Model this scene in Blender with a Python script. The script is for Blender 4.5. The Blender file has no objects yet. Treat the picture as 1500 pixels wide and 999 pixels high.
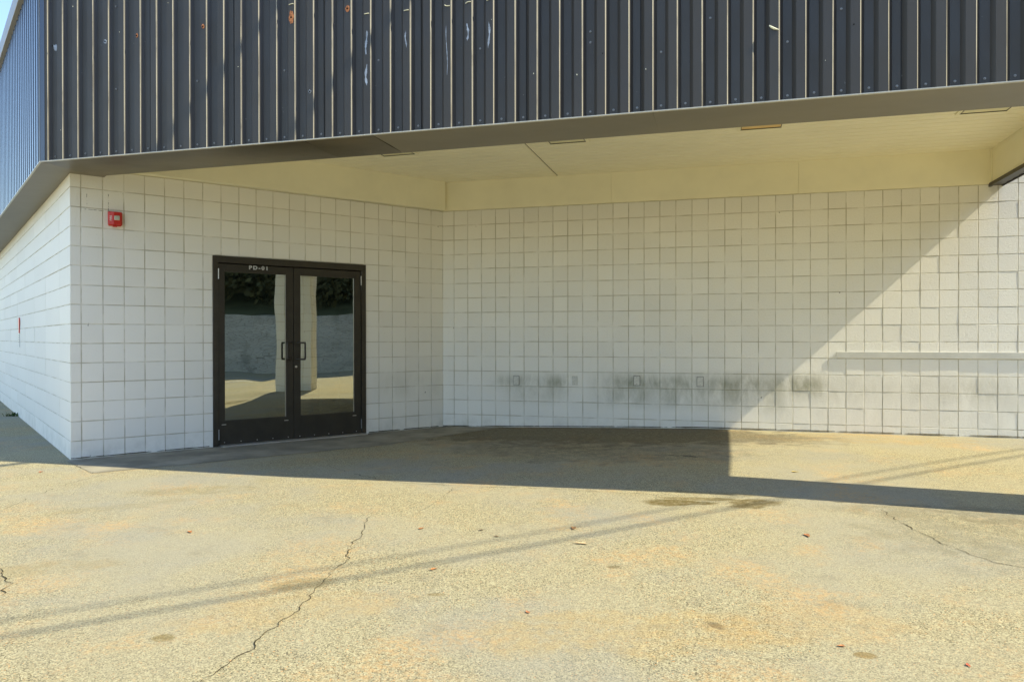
import bpy, bmesh, math, random
from mathutils import Vector, Matrix, noise
random.seed(7)
R = math.radians
scene = bpy.context.scene
COL = scene.collection

# ------------------------------------------------------------------ camera
cam_d = bpy.data.cameras.new('camera'); cam = bpy.data.objects.new('camera', cam_d); COL.objects.link(cam)
CAMZ = 1.27
pitch, roll = -0.004924, -0.001107
fw = Vector((0, math.cos(pitch), math.sin(pitch))); rt = Vector((1, 0, 0)); up = rt.cross(fw)
r2 = math.cos(roll)*rt + math.sin(roll)*up; u2 = -math.sin(roll)*rt + math.cos(roll)*up
m = Matrix((r2, u2, -fw)).transposed().to_4x4(); m.translation = Vector((0, 0, CAMZ))
cam.matrix_world = m
cam_d.sensor_width = 36; cam_d.lens = 1090.86/1500*36; cam_d.clip_end = 2000; cam_d.clip_start = 0.05
scene.camera = cam

# ------------------------------------------------------------------ wall frames (plan directions)
A_BACK, A_DOOR, A_LEFT = -15.74, 37.80, 128.2
C0 = Vector((-4.577, 7.720)); C1 = Vector((-0.975, 10.514))
def dv(a): return Vector((math.cos(R(a)), math.sin(R(a))))
B = dv(A_BACK); NF = Vector((B.y, -B.x))          # along the back wall / toward the camera

# ------------------------------------------------------------------ light
Lx = Vector((B.x + .085*NF.x, B.y + .085*NF.y, .956)).normalized()      # toward the sun
elev = math.asin(Lx.z); azim = math.atan2(Lx.x, Lx.y)                 # azimuth clockwise from +Y
world = bpy.data.worlds.new('World'); scene.world = world; world.use_nodes = True
nt = world.node_tree; nt.nodes.clear()
sky = nt.nodes.new('ShaderNodeTexSky'); sky.sky_type = 'NISHITA'; sky.sun_disc = False
sky.sun_elevation = elev; sky.sun_rotation = azim; sky.air_density = 1.0; sky.dust_density = 0.2; sky.ozone_density = 2.0
bg = nt.nodes.new('ShaderNodeBackground'); bg.inputs[1].default_value = 0.135
wo = nt.nodes.new('ShaderNodeOutputWorld')
nt.links.new(sky.outputs[0], bg.inputs[0]); nt.links.new(bg.outputs[0], wo.inputs[0])
sd = bpy.data.lights.new('sun', 'SUN'); sd.energy = 3.5; sd.angle = R(.53); sd.color = (1, .905, .66)
sun = bpy.data.objects.new('sun', sd); COL.objects.link(sun)
sun.rotation_euler = Lx.to_track_quat('Z', 'Y').to_euler(); sun.location = (8, -2, 14)
vs = scene.view_settings; vs.view_transform = 'Standard'; vs.look = 'None'; vs.gamma = 1; vs.use_curve_mapping = False
vs.exposure = 1.38
scene.render.engine = 'CYCLES'
scene.cycles.max_bounces = 10; scene.cycles.diffuse_bounces = 7; scene.cycles.glossy_bounces = 5; scene.cycles.transparent_max_bounces = 10

# ------------------------------------------------------------------ node helper
class NT:
    def __init__(s, name, rough=.6, spec=.5, metal=0.0):
        s.m = bpy.data.materials.new(name); s.m.use_nodes = True; s.t = s.m.node_tree
        s.b = s.t.nodes['Principled BSDF']; s.b.inputs['Roughness'].default_value = rough
        s.b.inputs['Specular IOR Level'].default_value = spec; s.b.inputs['Metallic'].default_value = metal
        s.tc = s.t.nodes.new('ShaderNodeTexCoord')
    def n(s, typ, **kw):
        q = s.t.nodes.new(typ)
        for k, v in kw.items(): setattr(q, k, v)
        return q
    def l(s, a, b): s.t.links.new(a, b)
    def obj(s): return s.tc.outputs['Object']
    def mapping(s, scale=(1,1,1), loc=(0,0,0)):
        q = s.n('ShaderNodeMapping'); q.inputs['Scale'].default_value = scale; q.inputs['Location'].default_value = loc
        s.l(s.obj(), q.inputs[0]); return q.outputs[0]
    def noise(s, scale, detail=3, rough=.5, vec=None, dist=0):
        q = s.n('ShaderNodeTexNoise'); q.inputs['Scale'].default_value = scale; q.inputs['Detail'].default_value = detail
        q.inputs['Roughness'].default_value = rough; q.inputs['Distortion'].default_value = dist
        s.l(vec or s.obj(), q.inputs['Vector']); return q.outputs['Fac']
    def ramp(s, v, lo, hi, a=0.0, b=1.0, smooth=True):
        q = s.n('ShaderNodeMapRange'); q.interpolation_type = 'SMOOTHSTEP' if smooth else 'LINEAR'
        s.l(v, q.inputs['Value'])
        for k, x in zip(('From Min','From Max','To Min','To Max'), (lo, hi, a, b)): q.inputs[k].default_value = x
        return q.outputs[0]
    def math(s, op, a, b=None, clamp=False):
        q = s.n('ShaderNodeMath', operation=op, use_clamp=clamp)
        for i, x in enumerate((a, b)):
            if x is None: continue
            if isinstance(x, (int, float)): q.inputs[i].default_value = x
            else: s.l(x, q.inputs[i])
        return q.outputs[0]
    def mix(s, f, a, b, blend='MIX'):
        q = s.n('ShaderNodeMix', data_type='RGBA', blend_type=blend)
        for i, x in ((0, f), (6, a), (7, b)):
            if isinstance(x, (int, float)): q.inputs[i].default_value = x
            elif isinstance(x, tuple): q.inputs[i].default_value = (*x, 1)
            else: s.l(x, q.inputs[i])
        return q.outputs[2]
    def xyz(s):
        q = s.n('ShaderNodeSeparateXYZ'); s.l(s.obj(), q.inputs[0]); return q.outputs
    def color(s, c):
        if isinstance(c, tuple): s.b.inputs['Base Color'].default_value = (*c, 1)
        else: s.l(c, s.b.inputs['Base Color'])
    def bump(s, hgt, strength=.3, dist=.002, prev=None):
        q = s.n('ShaderNodeBump'); q.inputs['Strength'].default_value = strength; q.inputs['Distance'].default_value = dist
        s.l(hgt, q.inputs['Height'])
        if prev: s.l(prev, q.inputs['Normal'])
        s.l(q.outputs[0], s.b.inputs['Normal']); return q.outputs[0]

def window(N, v, a, b, soft):       # 1 between a and b
    return N.math('MULTIPLY', N.ramp(v, a-soft, a+soft), N.ramp(v, b-soft, b+soft, 1, 0))

# ------------------------------------------------------------------ materials
def mat_wall(name, stains, rough_amt=1.0):
    N = NT(name, rough=.62, spec=.35)
    x, y, z = N.xyz()
    base = N.mix(N.noise(1.1, 4, .6), (.87, .845, .765), (.83, .805, .73))
    at = N.n('ShaderNodeAttribute'); at.attribute_name = 'tone'
    base = N.mix(1.0, base, at.outputs['Color'], 'MULTIPLY')
    # fine speckle and chips
    base = N.mix(N.ramp(N.noise(26, 5, .7), .62, .78, 0, .35), base, (.50, .48, .40))
    base = N.mix(N.ramp(N.noise(9, 3, .5), .755, .775, 0, .7), base, (.16, .14, .10))
    # grime in the joints: geometry attribute
    jt = N.n('ShaderNodeAttribute'); jt.attribute_name = 'joint'
    jn = N.math('MULTIPLY', jt.outputs['Fac'], N.ramp(N.noise(3.2, 4, .6), .30, .66, .08, .78))
    base = N.mix(jn, base, (.38, .33, .20))
    if name == 'painted_block_door':       # outline left by an old sign near the outer corner
        e = N.math('MAXIMUM', N.math('MULTIPLY', window(N, x, .13, .37, .003), window(N, z, 2.612, 2.618, .003)),
                   N.math('MULTIPLY', N.math('MAXIMUM', window(N, x, .150, .156, .003), window(N, x, .352, .358, .003)), window(N, z, 2.61, 2.80, .004)))
        base = N.mix(N.math('MULTIPLY', e, N.ramp(N.noise(24, 3, .7), .44, .56, 0, .85)), base, (.13, .11, .08))
    # water marks: vertical streaky stains in a horizontal band
    vm = N.mapping((4.2, 1, 1.7)); vn = N.noise(1.0, 7, .72, vm, .4)
    vn2 = N.noise(1.3, 3, .6)
    tsep = N.n('ShaderNodeSeparateColor'); N.l(at.outputs['Color'], tsep.inputs[0])
    for (xa, xb, za, zb, amt, col) in stains:
        k = N.math('MULTIPLY', window(N, x, xa, xb, .22), window(N, z, za, zb, .11))
        k = N.math('MULTIPLY', k, N.ramp(vn, .24, .70)); k = N.math('MULTIPLY', k, N.ramp(tsep.outputs[0], .94, 1.0, .65, 1.1, False)); k = N.math('MULTIPLY', k, N.ramp(vn2, .25, .52, .40, .85)); k = N.math('MULTIPLY', k, amt)
        base = N.mix(k, base, col)
    # splash dirt just above the pavement
    k = N.math('MULTIPLY', N.ramp(z, .0, .30, 1, 0), N.ramp(N.noise(5, 5, .7), .35, .75, .0, .35))
    base = N.mix(k, base, (.36, .34, .27))
    N.color(base)
    hgt = N.math('ADD', N.math('MULTIPLY', N.noise(120, 3, .7), .8), N.noise(40, 4, .65))
    N.bump(hgt, .62*rough_amt, .0045)
    return N.m

DIRT = (.20, .205, .12); DIRT2 = (.37, .34, .24)
m_wall_back = mat_wall('painted_block_back', [
    (.80, 1.85, .58, .74, .9, DIRT), (1.0, 1.8, .40, .57, .5, DIRT), (2.2, 5.0, .57, .77, 1.0, DIRT), (2.2, 4.6, .38, .57, .65, DIRT),
    (3.8, 7.0, .52, .78, .45, DIRT2), (4.2, 7.2, .20, .55, .30, (.42, .41, .36)), (6.4, 8.0, .50, .80, .15, DIRT2)], 1.5)
m_wall_door = mat_wall('painted_block_door', [(3.5, 4.6, .45, .80, .22, DIRT)], .6)
m_wall_left = mat_wall('painted_block_left', [], .6)
m_wall_pier = mat_wall('painted_block_pier', [], .6)

def mat_plain(name, col, rough=.5, spec=.5, metal=0, var=.12, scale=4, bump=0, bscale=60):
    N = NT(name, rough, spec, metal)
    d = tuple(c*(1-var*2) for c in col)
    N.color(N.mix(N.ramp(N.noise(scale, 4, .6), .3, .7), col, d))
    if bump: N.bump(N.noise(bscale, 3, .6), bump, .002)
    return N.m
m_cream = mat_plain('cream_bulkhead_paint', (.90, .85, .63), .55, .4, var=.04, scale=1.3, bump=.08, bscale=25)
m_ceil = mat_plain('cream_ceiling_paint', (.92, .87, .67), .5, .4, var=.03, scale=1.0)
m_conc = mat_plain('concrete', (.31, .285, .215), .85, .2, var=.2, scale=2.3, bump=.5, bscale=70)
m_bronze = mat_plain('dark_bronze_frame', (.040, .033, .022), .42, .5, var=.15, scale=6)
m_bronze_l = mat_plain('dark_bronze_leaf', (.036, .030, .020), .45, .5, var=.15, scale=6)
m_black = mat_plain('black_gap', (.006, .006, .006), .8, .1)
m_white = mat_plain('white_vinyl', (.82, .82, .78), .45, .4, var=.03)
m_alu = mat_plain('aluminium', (.62, .60, .55), .38, .5, metal=.7, var=.08, scale=20)
m_steel = mat_plain('bolt_zinc', (.27, .27, .27), .45, .5, metal=.3, var=.1)
m_red = mat_plain('red_plastic', (.62, .030, .018), .38, .5, var=.06)
m_lens = mat_plain('strobe_lens', (.62, .62, .50), .15, .7, var=.05)
m_inside = mat_plain('interior_wall', (.24, .23, .18), .8, .2)
m_plate = mat_plain('painted_cover_plate', (.66, .64, .56), .5, .4, var=.08, scale=30)
m_rail = mat_plain('white_rail_paint', (.66, .65, .59), .5, .4, var=.08, scale=3)
m_seal = mat_plain('white_sealant', (.42, .47, .55), .35, .5, var=.3, scale=18)
m_seal_b = mat_plain('pale_sealant_bead', (.80, .78, .58), .4, .5, var=.1, scale=18)
m_rust = mat_plain('rust', (.62, .25, .11), .8, .2, var=.3, scale=60)
m_coping = mat_plain('grey_coping', (.33, .33, .34), .45, .4, var=.06, scale=2)
m_lip = mat_plain('drip_edge', (.56, .54, .47), .4, .5, var=.1)
m_roof = mat_plain('roofing', (.22, .21, .20), .9, .1)
m_weed = mat_plain('weed_leaf', (.06, .12, .02), .6, .3, var=.3, scale=40)
m_amber = mat_plain('amber_lens', (.85, .58, .22), .3, .5, var=.05)  # amber colour stands in for warm light reflected inside the fixture
m_clens = mat_plain('cream_lens', (.80, .75, .50), .35, .5, var=.05)
m_cord = mat_plain('black_cable', (.02, .02, .02), .6, .3)
m_wood = mat_plain('pole_wood', (.13, .09, .06), .85, .2, var=.2, scale=6)

# ribbed metal cladding
N = NT('charcoal_ribbed_metal', .36, .5, .0); N.b.inputs['IOR'].default_value = 1.52
c = N.mix(N.ramp(N.noise(.9, 4, .6, N.mapping((1, 1, .25))), .3, .7), (.048, .042, .035), (.034, .030, .026))
c = N.mix(N.ramp(N.noise(40, 3, .6), .74, .77, 0, .5), c, (.30, .30, .28))
jt = N.n('ShaderNodeAttribute'); jt.attribute_name = 'joint'      # paler colour on the rib edges imitates their sunlit glint
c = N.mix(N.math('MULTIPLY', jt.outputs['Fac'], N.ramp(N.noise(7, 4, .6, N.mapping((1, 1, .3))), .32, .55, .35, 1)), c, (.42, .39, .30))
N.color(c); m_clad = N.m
N.l(N.ramp(N.noise(3, 3, .6), .3, .7, .44, .54), N.b.inputs['Roughness'])
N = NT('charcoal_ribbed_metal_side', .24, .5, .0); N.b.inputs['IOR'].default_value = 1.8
N.color(N.mix(N.noise(2, 3, .6), (.030, .040, .072), (.020, .030, .058))); m_clad_side = N.m  # blue base colour imitates sky reflected in the charcoal paint
# soffit trim
def trim(name, a, b2, rough):
    N = NT(name, rough, .5)
    c = N.mix(N.ramp(N.noise(.8, 3, .5, N.mapping((1, 2.5, 1))), .32, .68), a, b2)
    c = N.mix(N.ramp(N.noise(30, 3, .6), .75, .78, 0, .5), c, (.45, .43, .36))
    N.color(c); N.bump(N.noise(2.2, 2, .5), .35, .02); return N.m
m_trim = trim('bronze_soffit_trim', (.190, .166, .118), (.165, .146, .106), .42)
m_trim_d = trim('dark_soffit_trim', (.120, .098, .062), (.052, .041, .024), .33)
m_trim_e = trim('weathered_soffit_trim', (.12, .098, .06), (.055, .044, .026), .38)  # second dark brown trim segment, mottled by noise

# glass: tinted, mirror-like reflection of daylight outside
def glass(name):
    N = NT(name)
    t = N.t; t.nodes.remove(N.b)
    tr = N.n('ShaderNodeBsdfTransparent'); tr.inputs[0].default_value = (.30, .32, .26, 1)
    gl = N.n('ShaderNodeBsdfGlossy'); gl.inputs[0].default_value = (.88, .90, .78, 1); gl.inputs['Roughness'].default_value = .006
    bp = N.n('ShaderNodeBump'); bp.inputs['Strength'].default_value = .25; bp.inputs['Distance'].default_value = .008
    N.l(N.noise(1.8, 1, .4), bp.inputs['Height']); N.l(bp.outputs[0], gl.inputs['Normal'])
    mx = N.n('ShaderNodeMixShader'); mx.inputs[0].default_value = .47
    N.l(tr.outputs[0], mx.inputs[1]); N.l(gl.outputs[0], mx.inputs[2])
    N.l(mx.outputs[0], t.nodes['Material Output'].inputs[0]); return N.m
m_glass = glass('door_glass')

# pavement
N = NT('pavement_aggregate', .88, .25)
x, y, z = N.xyz()
pv = N.n('ShaderNodeTexVoronoi'); pv.inputs['Scale'].default_value = 185; N.l(N.obj(), pv.inputs['Vector'])
sep = N.n('ShaderNodeSeparateColor'); N.l(pv.outputs['Color'], sep.inputs[0])
peb = sep.outputs[0]; peb2 = sep.outputs[1]
base = N.mix(N.ramp(peb, .0, 1.0, smooth=False), (.215, .187, .105), (.54, .488, .305))
base = N.mix(N.ramp(peb2, .82, .87), base, (.13, .115, .07))                          # dark stones
base = N.mix(N.ramp(peb2, .0, .035, 1, 0), base, (.60, .33, .13))                     # ochre stones
base = N.mix(N.ramp(N.noise(300, 2, .7), .58, .68, 0, .75), base, (.13, .11, .06))    # gaps between stones
big = N.noise(.55, 5, .6)
base = N.mix(N.ramp(big, .42, .66, 0, .68), base, (.29, .285, .24))
fade = N.mix(.35, base, (.37, .335, .225)); base = N.mix(N.ramp(N.noise(.8, 3, .6), .45, .6), base, fade)
och = N.math('MULTIPLY', N.ramp(N.noise(1.3, 5, .7, N.mapping((1, 1, 1), (3, 7, 0))), .50, .68), N.ramp(N.noise(34, 5, .75), .42, .58))
base = N.mix(N.math('MULTIPLY', och, .62), base, (.52, .33, .14))
base = N.mix(N.math('MULTIPLY', N.ramp(N.noise(2.4, 6, .75, N.mapping((1, 1, 1), (9, 2, 0))), .56, .72), .5), base, (.22, .20, .14))
dn = N.noise(5, 4, .6); wn = N.n('ShaderNodeTexNoise'); wn.inputs['Scale'].default_value = 4.5; wn.inputs['Detail'].default_value = 4; N.l(N.obj(), wn.inputs['Vector'])
vsub = N.n('ShaderNodeVectorMath', operation='SUBTRACT'); N.l(wn.outputs['Color'], vsub.inputs[0]); vsub.inputs[1].default_value = (.5, .5, .5)
brk = N.ramp(N.noise(7, 8, .78), .38, .60, .15, 1.25); brk2 = N.ramp(N.noise(22, 6, .7), .30, .62, .55, 1.0)
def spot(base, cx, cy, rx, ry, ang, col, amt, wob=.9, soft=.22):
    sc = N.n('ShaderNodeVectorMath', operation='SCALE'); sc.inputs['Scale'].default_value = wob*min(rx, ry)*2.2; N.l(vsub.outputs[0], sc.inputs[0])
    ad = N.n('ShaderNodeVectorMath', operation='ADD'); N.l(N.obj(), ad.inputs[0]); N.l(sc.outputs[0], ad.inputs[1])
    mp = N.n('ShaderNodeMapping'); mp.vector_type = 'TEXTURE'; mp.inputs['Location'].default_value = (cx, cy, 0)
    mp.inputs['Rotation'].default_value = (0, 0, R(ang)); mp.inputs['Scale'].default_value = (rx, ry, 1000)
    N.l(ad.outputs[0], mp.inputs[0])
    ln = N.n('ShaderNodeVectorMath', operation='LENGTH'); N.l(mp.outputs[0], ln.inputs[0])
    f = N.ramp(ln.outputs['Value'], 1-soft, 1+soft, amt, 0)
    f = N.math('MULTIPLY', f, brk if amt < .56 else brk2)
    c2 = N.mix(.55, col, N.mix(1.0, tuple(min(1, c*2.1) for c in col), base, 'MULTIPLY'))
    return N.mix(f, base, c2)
for a in [(1.22, 5.50, .25, .085, -8, (.15, .115, .035), .95), (1.76, 5.44, .21, .12, 20, (.15, .115, .04), .9), (1.42, 5.60, .30, .05, -10, (.19, .15, .06), .8),
          (1.60, 5.75, .5, .04, -16, (.3, .25, .13), .5),
          (-1.47, 3.15, .055, .045, 0, (.22, .18, .08), .8), (.90, 3.28, .045, .03, -60, (.09, .08, .06), .85), (1.41, 2.96, .045, .035, 0, (.26, .18, .06), .8),
          (-1.06, 3.85, .16, .09, 20, (.24, .21, .12), .6), (1.75, 7.36, .10, .035, -40, (.03, .03, .03), .9), (1.62, 7.42, .07, .02, -30, (.03, .03, .03), .8),
          (-.38, 3.68, .05, .025, 0, (.24, .19, .09), .7), (.56, 4.09, .035, .025, 0, (.18, .15, .08), .8), (3.68, 9.30, .14, .12, 0, (.25, .18, .09), .8), (3.56, 9.47, .06, .05, 0, (.08, .06, .04), .8),
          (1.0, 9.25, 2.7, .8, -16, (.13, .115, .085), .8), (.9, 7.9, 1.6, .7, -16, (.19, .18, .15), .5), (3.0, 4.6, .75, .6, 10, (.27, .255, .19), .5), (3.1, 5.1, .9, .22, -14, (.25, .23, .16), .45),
          (4.3, 8.6, 1.0, .5, -16, (.46, .36, .19), .5), (.3, 8.6, 1.5, .5, -16, (.22, .2, .14), .4),
          (-2.6, 6.2, .5, .16, 10, (.30, .26, .15), .4), (-2.9, 5.6, .5, .10, 30, (.31, .27, .16), .35), (-2.6, 4.1, .4, .14, 20, (.33, .27, .15), .4),
          (.5, 3.2, .7, .25, 5, (.52, .37, .17), .35), (-1.0, 3.5, .55, .2, 15, (.50, .36, .17), .3), (1.3, 3.3, .5, .22, 0, (.50, .35, .17), .3)]:
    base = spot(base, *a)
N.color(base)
b1 = N.bump(N.math('ADD', N.math('MULTIPLY', peb, .6), N.noise(260, 2, .7)), .9, .0045)
b2_ = N.bump(N.noise(1.1, 3, .5), .25, .05, b1)
m_pave = N.m
m_crack = mat_plain('crack_dark', (.085, .07, .04), .95, .1, var=.3, scale=20)

# ------------------------------------------------------------------ mesh collector
class MB:
    def __init__(s): s.v = []; s.f = []; s.t = []; s.j = []
    def face(s, pts, tone=1.0, joint=0.0):
        i = len(s.v); s.v += [tuple(p) for p in pts]; s.f.append(tuple(range(i, i+len(pts)))); s.t.append(tone); s.j.append(joint)
    def box(s, x0, x1, y0, y1, z0, z1, joint=0.0):
        p = [(x, y, z) for x in (x0, x1) for y in (y0, y1) for z in (z0, z1)]
        for q in ((0,1,3,2), (4,6,7,5), (0,4,5,1), (2,3,7,6), (0,2,6,4), (1,5,7,3)): s.face([p[k] for k in q], joint=joint)
    def prism(s, poly, z0, z1):        # poly counter-clockwise in x,y
        n = len(poly)
        s.face([(x, y, z0) for x, y in reversed(poly)]); s.face([(x, y, z1) for x, y in poly])
        for i in range(n):
            a, b = poly[i], poly[(i+1) % n]; s.face([(a[0], a[1], z0), (b[0], b[1], z0), (b[0], b[1], z1), (a[0], a[1], z1)])
    def tube(s, pts, r, n=8):
        pts = [Vector(p) for p in pts]; rings = []
        if not isinstance(r, (list, tuple)): pts = [p for i, p in enumerate(pts) if i == 0 or (p-pts[i-1]).length > 1e-4]
        for i, p in enumerate(pts):
            d = (pts[min(i+1, len(pts)-1)] - pts[max(i-1, 0)]).normalized()
            a = d.cross(Vector((0, 0, 1)) if abs(d.z) < .9 else Vector((0, 1, 0))).normalized(); c = d.cross(a)
            rr = r if not isinstance(r, (list, tuple)) else r[i]
            rings.append([p + rr*(math.cos(2*math.pi*k/n)*a + math.sin(2*math.pi*k/n)*c) for k in range(n)])
        for i in range(len(rings)-1):
            for k in range(n): s.face([rings[i][k], rings[i][(k+1) % n], rings[i+1][(k+1) % n], rings[i+1][k]])
        s.face(rings[0]); s.face(rings[-1][::-1])
    def disc(s, c, r, y0, y1, n=14, sx=1, sz=1, wob=0):   # short cylinder along local y
        pr = [1+wob*random.uniform(-1, 1) for _ in range(n)]
        P = [(c[0]+r*sx*pr[k]*math.cos(2*math.pi*k/n), c[1]+r*sz*pr[k]*math.sin(2*math.pi*k/n)) for k in range(n)]
        s.face([(a, y0, b) for a, b in P]); s.face([(a, y1, b) for a, b in P][::-1])
        for k in range(n):
            a, b = P[k], P[(k+1) % n]; s.face([(a[0], y0, a[1]), (a[0], y1, a[1]), (b[0], y1, b[1]), (b[0], y0, b[1])])
    def build(s, name, mat, parent=None, frame=None, bevel=0, merge=True, smooth=False):
        me = bpy.data.meshes.new(name); me.materials.append(mat)
        if merge:
            idx = {}; vv = []; ff = []; tt = []; jj = []
            for f, t, j in zip(s.f, s.t, s.j):
                q = []
                for i in f:
                    k = tuple(round(c*5e4) for c in s.v[i])
                    if k not in idx: idx[k] = len(vv); vv.append(s.v[i])
                    if idx[k] not in q: q.append(idx[k])
                if len(q) > 2: ff.append(q); tt.append(t); jj.append(j)
            s.v, s.f, s.t, s.j = vv, ff, tt, jj
        me.from_pydata(s.v, [], s.f)
        if 'block' in mat.name or 'ribbed' in mat.name:
            me.attributes.new('tone', 'FLOAT_COLOR', 'FACE'); me.attributes.new('joint', 'FLOAT', 'FACE')
            me.attributes['tone'].data.foreach_set('color', [c for t in s.t for c in (t, t, t, 1.0)])
            me.attributes['joint'].data.foreach_set('value', s.j)
        if smooth:
            for p in me.polygons: p.use_smooth = True
        o = bpy.data.objects.new(name, me); COL.objects.link(o)
        if parent: o.parent = parent
        if frame is not None:
            o.matrix_basis = frame if parent is None else parent.matrix_basis.inverted() @ frame if parent.parent is None else (parent.parent.matrix_basis @ parent.matrix_basis).inverted() @ frame
        if bevel:
            md = o.modifiers.new('bevel', 'BEVEL'); md.width = bevel; md.segments = 2; md.limit_method = 'ANGLE'; md.angle_limit = R(40)
        return o
def frame(C, ang, z=0):
    return Matrix.Translation((C[0], C[1], z)) @ Matrix.Rotation(R(ang), 4, 'Z')
def empty(name, M, label=None, cat=None, group=None, parent=None):
    o = bpy.data.objects.new(name, None); COL.objects.link(o); o.empty_display_size = .2
    if parent: o.parent = parent; o.matrix_basis = parent.matrix_basis.inverted() @ M
    else: o.matrix_basis = M
    if label: tag(o, label, cat, group)
    return o
def tag(o, label=None, cat=None, group=None, kind=None):
    if label: o['label'] = label
    if cat: o['category'] = cat
    if group: o['group'] = group
    if kind: o['kind'] = kind
    return o
FB, FD = frame(C1, A_BACK), frame(C0, A_DOOR)              # local -y looks to the camera side
LLEN = 13.0
CL = C0 + dv(A_LEFT)*LLEN
FL = frame(CL, A_LEFT-180)                                  # local x runs to the outer corner, -y outward
H = .2032; ZR0 = 1.3628 + CAMZ                              # height of course line 0
def zr(r): return ZR0 - r*H
SUN_S = .11

# ------------------------------------------------------------------ ground
def gh(px, py):
    v = Vector((px, py)) - C1; s = v.dot(B); d = v.dot(NF)
    pts = [(-6, .0), (0, .008), (1.5, .05), (3.5, .098), (7, .10), (12, .10), (20, .05)]
    r = pts[0][1] if s < pts[0][0] else pts[-1][1]
    for (a, x0), (b, x1) in zip(pts, pts[1:]):
        if a <= s < b: r = x0 + (x1-x0)*(s-a)/(b-a)
    k = max(0, min(1, 1-(d-1.8)/4.9)); k = k*k*(3-2*k)
    return r*k
def lin(a, b, st): 
    n = int(round((b-a)/st)); return [a + (b-a)*i/n for i in range(n+1)]
xs = [-600, -200, -80, -40, -20] + lin(-14, 16, .25) + [22, 35, 60, 120, 300, 700]
ys = [-600, -200, -80, -40, -18, -8] + lin(-2, 14, .25) + [20, 35, 60, 150, 400, 800]
g = MB(); me = bpy.data.meshes.new('ground')
me.from_pydata([(a, b, gh(a, b)) for b in ys for a in xs], [], [(j*len(xs)+i, j*len(xs)+i+1, (j+1)*len(xs)+i+1, (j+1)*len(xs)+i) for j in range(len(ys)-1) for i in range(len(xs)-1)])
me.materials.append(m_pave); ground = bpy.data.objects.new('ground', me); COL.objects.link(ground); ground['kind'] = 'structure'
for p in me.polygons: p.use_smooth = True

def sheet(name, outline, mat, dz=.005):
    # flat polygon laid on the pavement, subdivided so that it follows it
    bm = bmesh.new(); vsx = [bm.verts.new((a, b, 0)) for a, b in outline]; bm.faces.new(vsx)
    bmesh.ops.triangulate(bm, faces=bm.faces); 
    for _ in range(4): bmesh.ops.subdivide_edges(bm, edges=bm.edges, cuts=1, use_grid_fill=True)
    for v in bm.verts: v.co.z = gh(v.co.x, v.co.y) + dz
    bmesh.ops.recalc_face_normals(bm, faces=bm.faces)
    if bm.faces[0].normal.z < 0: bmesh.ops.reverse_faces(bm, faces=bm.faces)
    me = bpy.data.meshes.new(name); bm.to_mesh(me); bm.free(); me.materials.append(mat)
    o = bpy.data.objects.new(name, me); COL.objects.link(o); o['kind'] = 'structure'; return o
DD = dv(A_DOOR)
ap = [C0 - DD*.05, Vector((-3.93, 6.96)), Vector((-2.73, 7.81)), Vector((-1.50, 8.72)), Vector((-.43, 9.93)), C1 + B*.9, C1, C0 + DD*2]
sheet('concrete_path', [tuple(p) for p in ap], m_conc, .003)

CR = dict(
 a=([(-.98,5.37),(-1.01,5.11),(-.96,4.76),(-.98,4.53),(-.94,4.22),(-.96,4.06),(-.98,3.95),(-.99,3.76),(-.99,3.63),(-1,3.5),(-1.01,3.39),(-1.04,3.29),(-1.05,3.18),(-1.07,3.04),(-1.09,2.94),(-1.11,2.85),(-1.14,2.78),(-1.17,2.6)], .010),
 b=([(-3.05,4.36),(-2.82,4.09),(-2.68,3.92),(-2.59,3.84),(-2.56,3.74),(-2.51,3.59)], .012),
 c=([(-1.82,7.34),(-1.58,7.0),(-1.37,6.76),(-1.17,6.54),(-.87,6.33),(-.49,6.21),(-.17,6.13),(.17,6.07),(.65,5.91),(1.1,5.74),(1.3,5.69)], .010),
 d=([(1.87,5.67),(2.19,5.55),(2.62,5.4),(2.89,5.33),(3.12,5.23)], .010),
 e=([(-.47,6.18),(-.52,5.92),(-.54,5.72),(-.64,5.41),(-.72,5.21)], .006),
 f=([(2.61,5.29),(2.57,5.0),(2.57,4.86),(2.57,4.71),(2.58,4.6),(2.58,4.47),(2.61,4.32),(2.64,4.17),(2.7,4.08),(2.79,4.0),(3.0,3.8)], .012),
 g=([(-3.76,5.43),(-3.79,5.69),(-3.83,5.96),(-3.86,6.32),(-3.85,6.55),(-3.77,6.85),(-3.95,6.98),(-4.3,7.35),(-4.55,7.66)], .008),
 h=([(.59,2.99),(.57,2.93),(.53,2.87),(.52,2.81),(.49,2.75),(.47,2.7)], .006))
for k, (pl, w) in CR.items():
    mb = MB(); P = []
    for (a, b) in zip(pl, pl[1:]):
        A_, B_ = Vector(a), Vector(b); n = max(2, int((B_-A_).length/.018))
        for i in range(n):
            q = A_.lerp(B_, i/n); q += Vector((noise.noise(Vector((q.x*14, q.y*14, 1))), noise.noise(Vector((q.x*14, q.y*14, 5)))))*.030
            q += Vector((random.uniform(-1, 1), random.uniform(-1, 1)))*.0035; P.append(q)
    for i in range(len(P)-1):
        d = (P[i+1]-P[i]).normalized(); nrm = Vector((-d.y, d.x))
        t = min(1, i/8, (len(P)-1-i)/8); wa = w*.28*max(.12, t)*max(.12, .65+1.1*noise.noise(Vector((P[i].x*9, P[i].y*9, 3))))
        if noise.noise(Vector((P[i].x*5, P[i].y*5, 8))) < -.38 and k not in 'abf': continue
        c4 = [P[i]-nrm*wa, P[i+1]-nrm*wa, P[i+1]+nrm*wa, P[i]+nrm*wa]
        mb.face([(q.x, q.y, gh(q.x, q.y)+.0035+.0001*(i%2)) for q in c4])
    o = mb.build('ground_crack', m_crack, merge=False); o['kind'] = 'structure'

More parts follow.
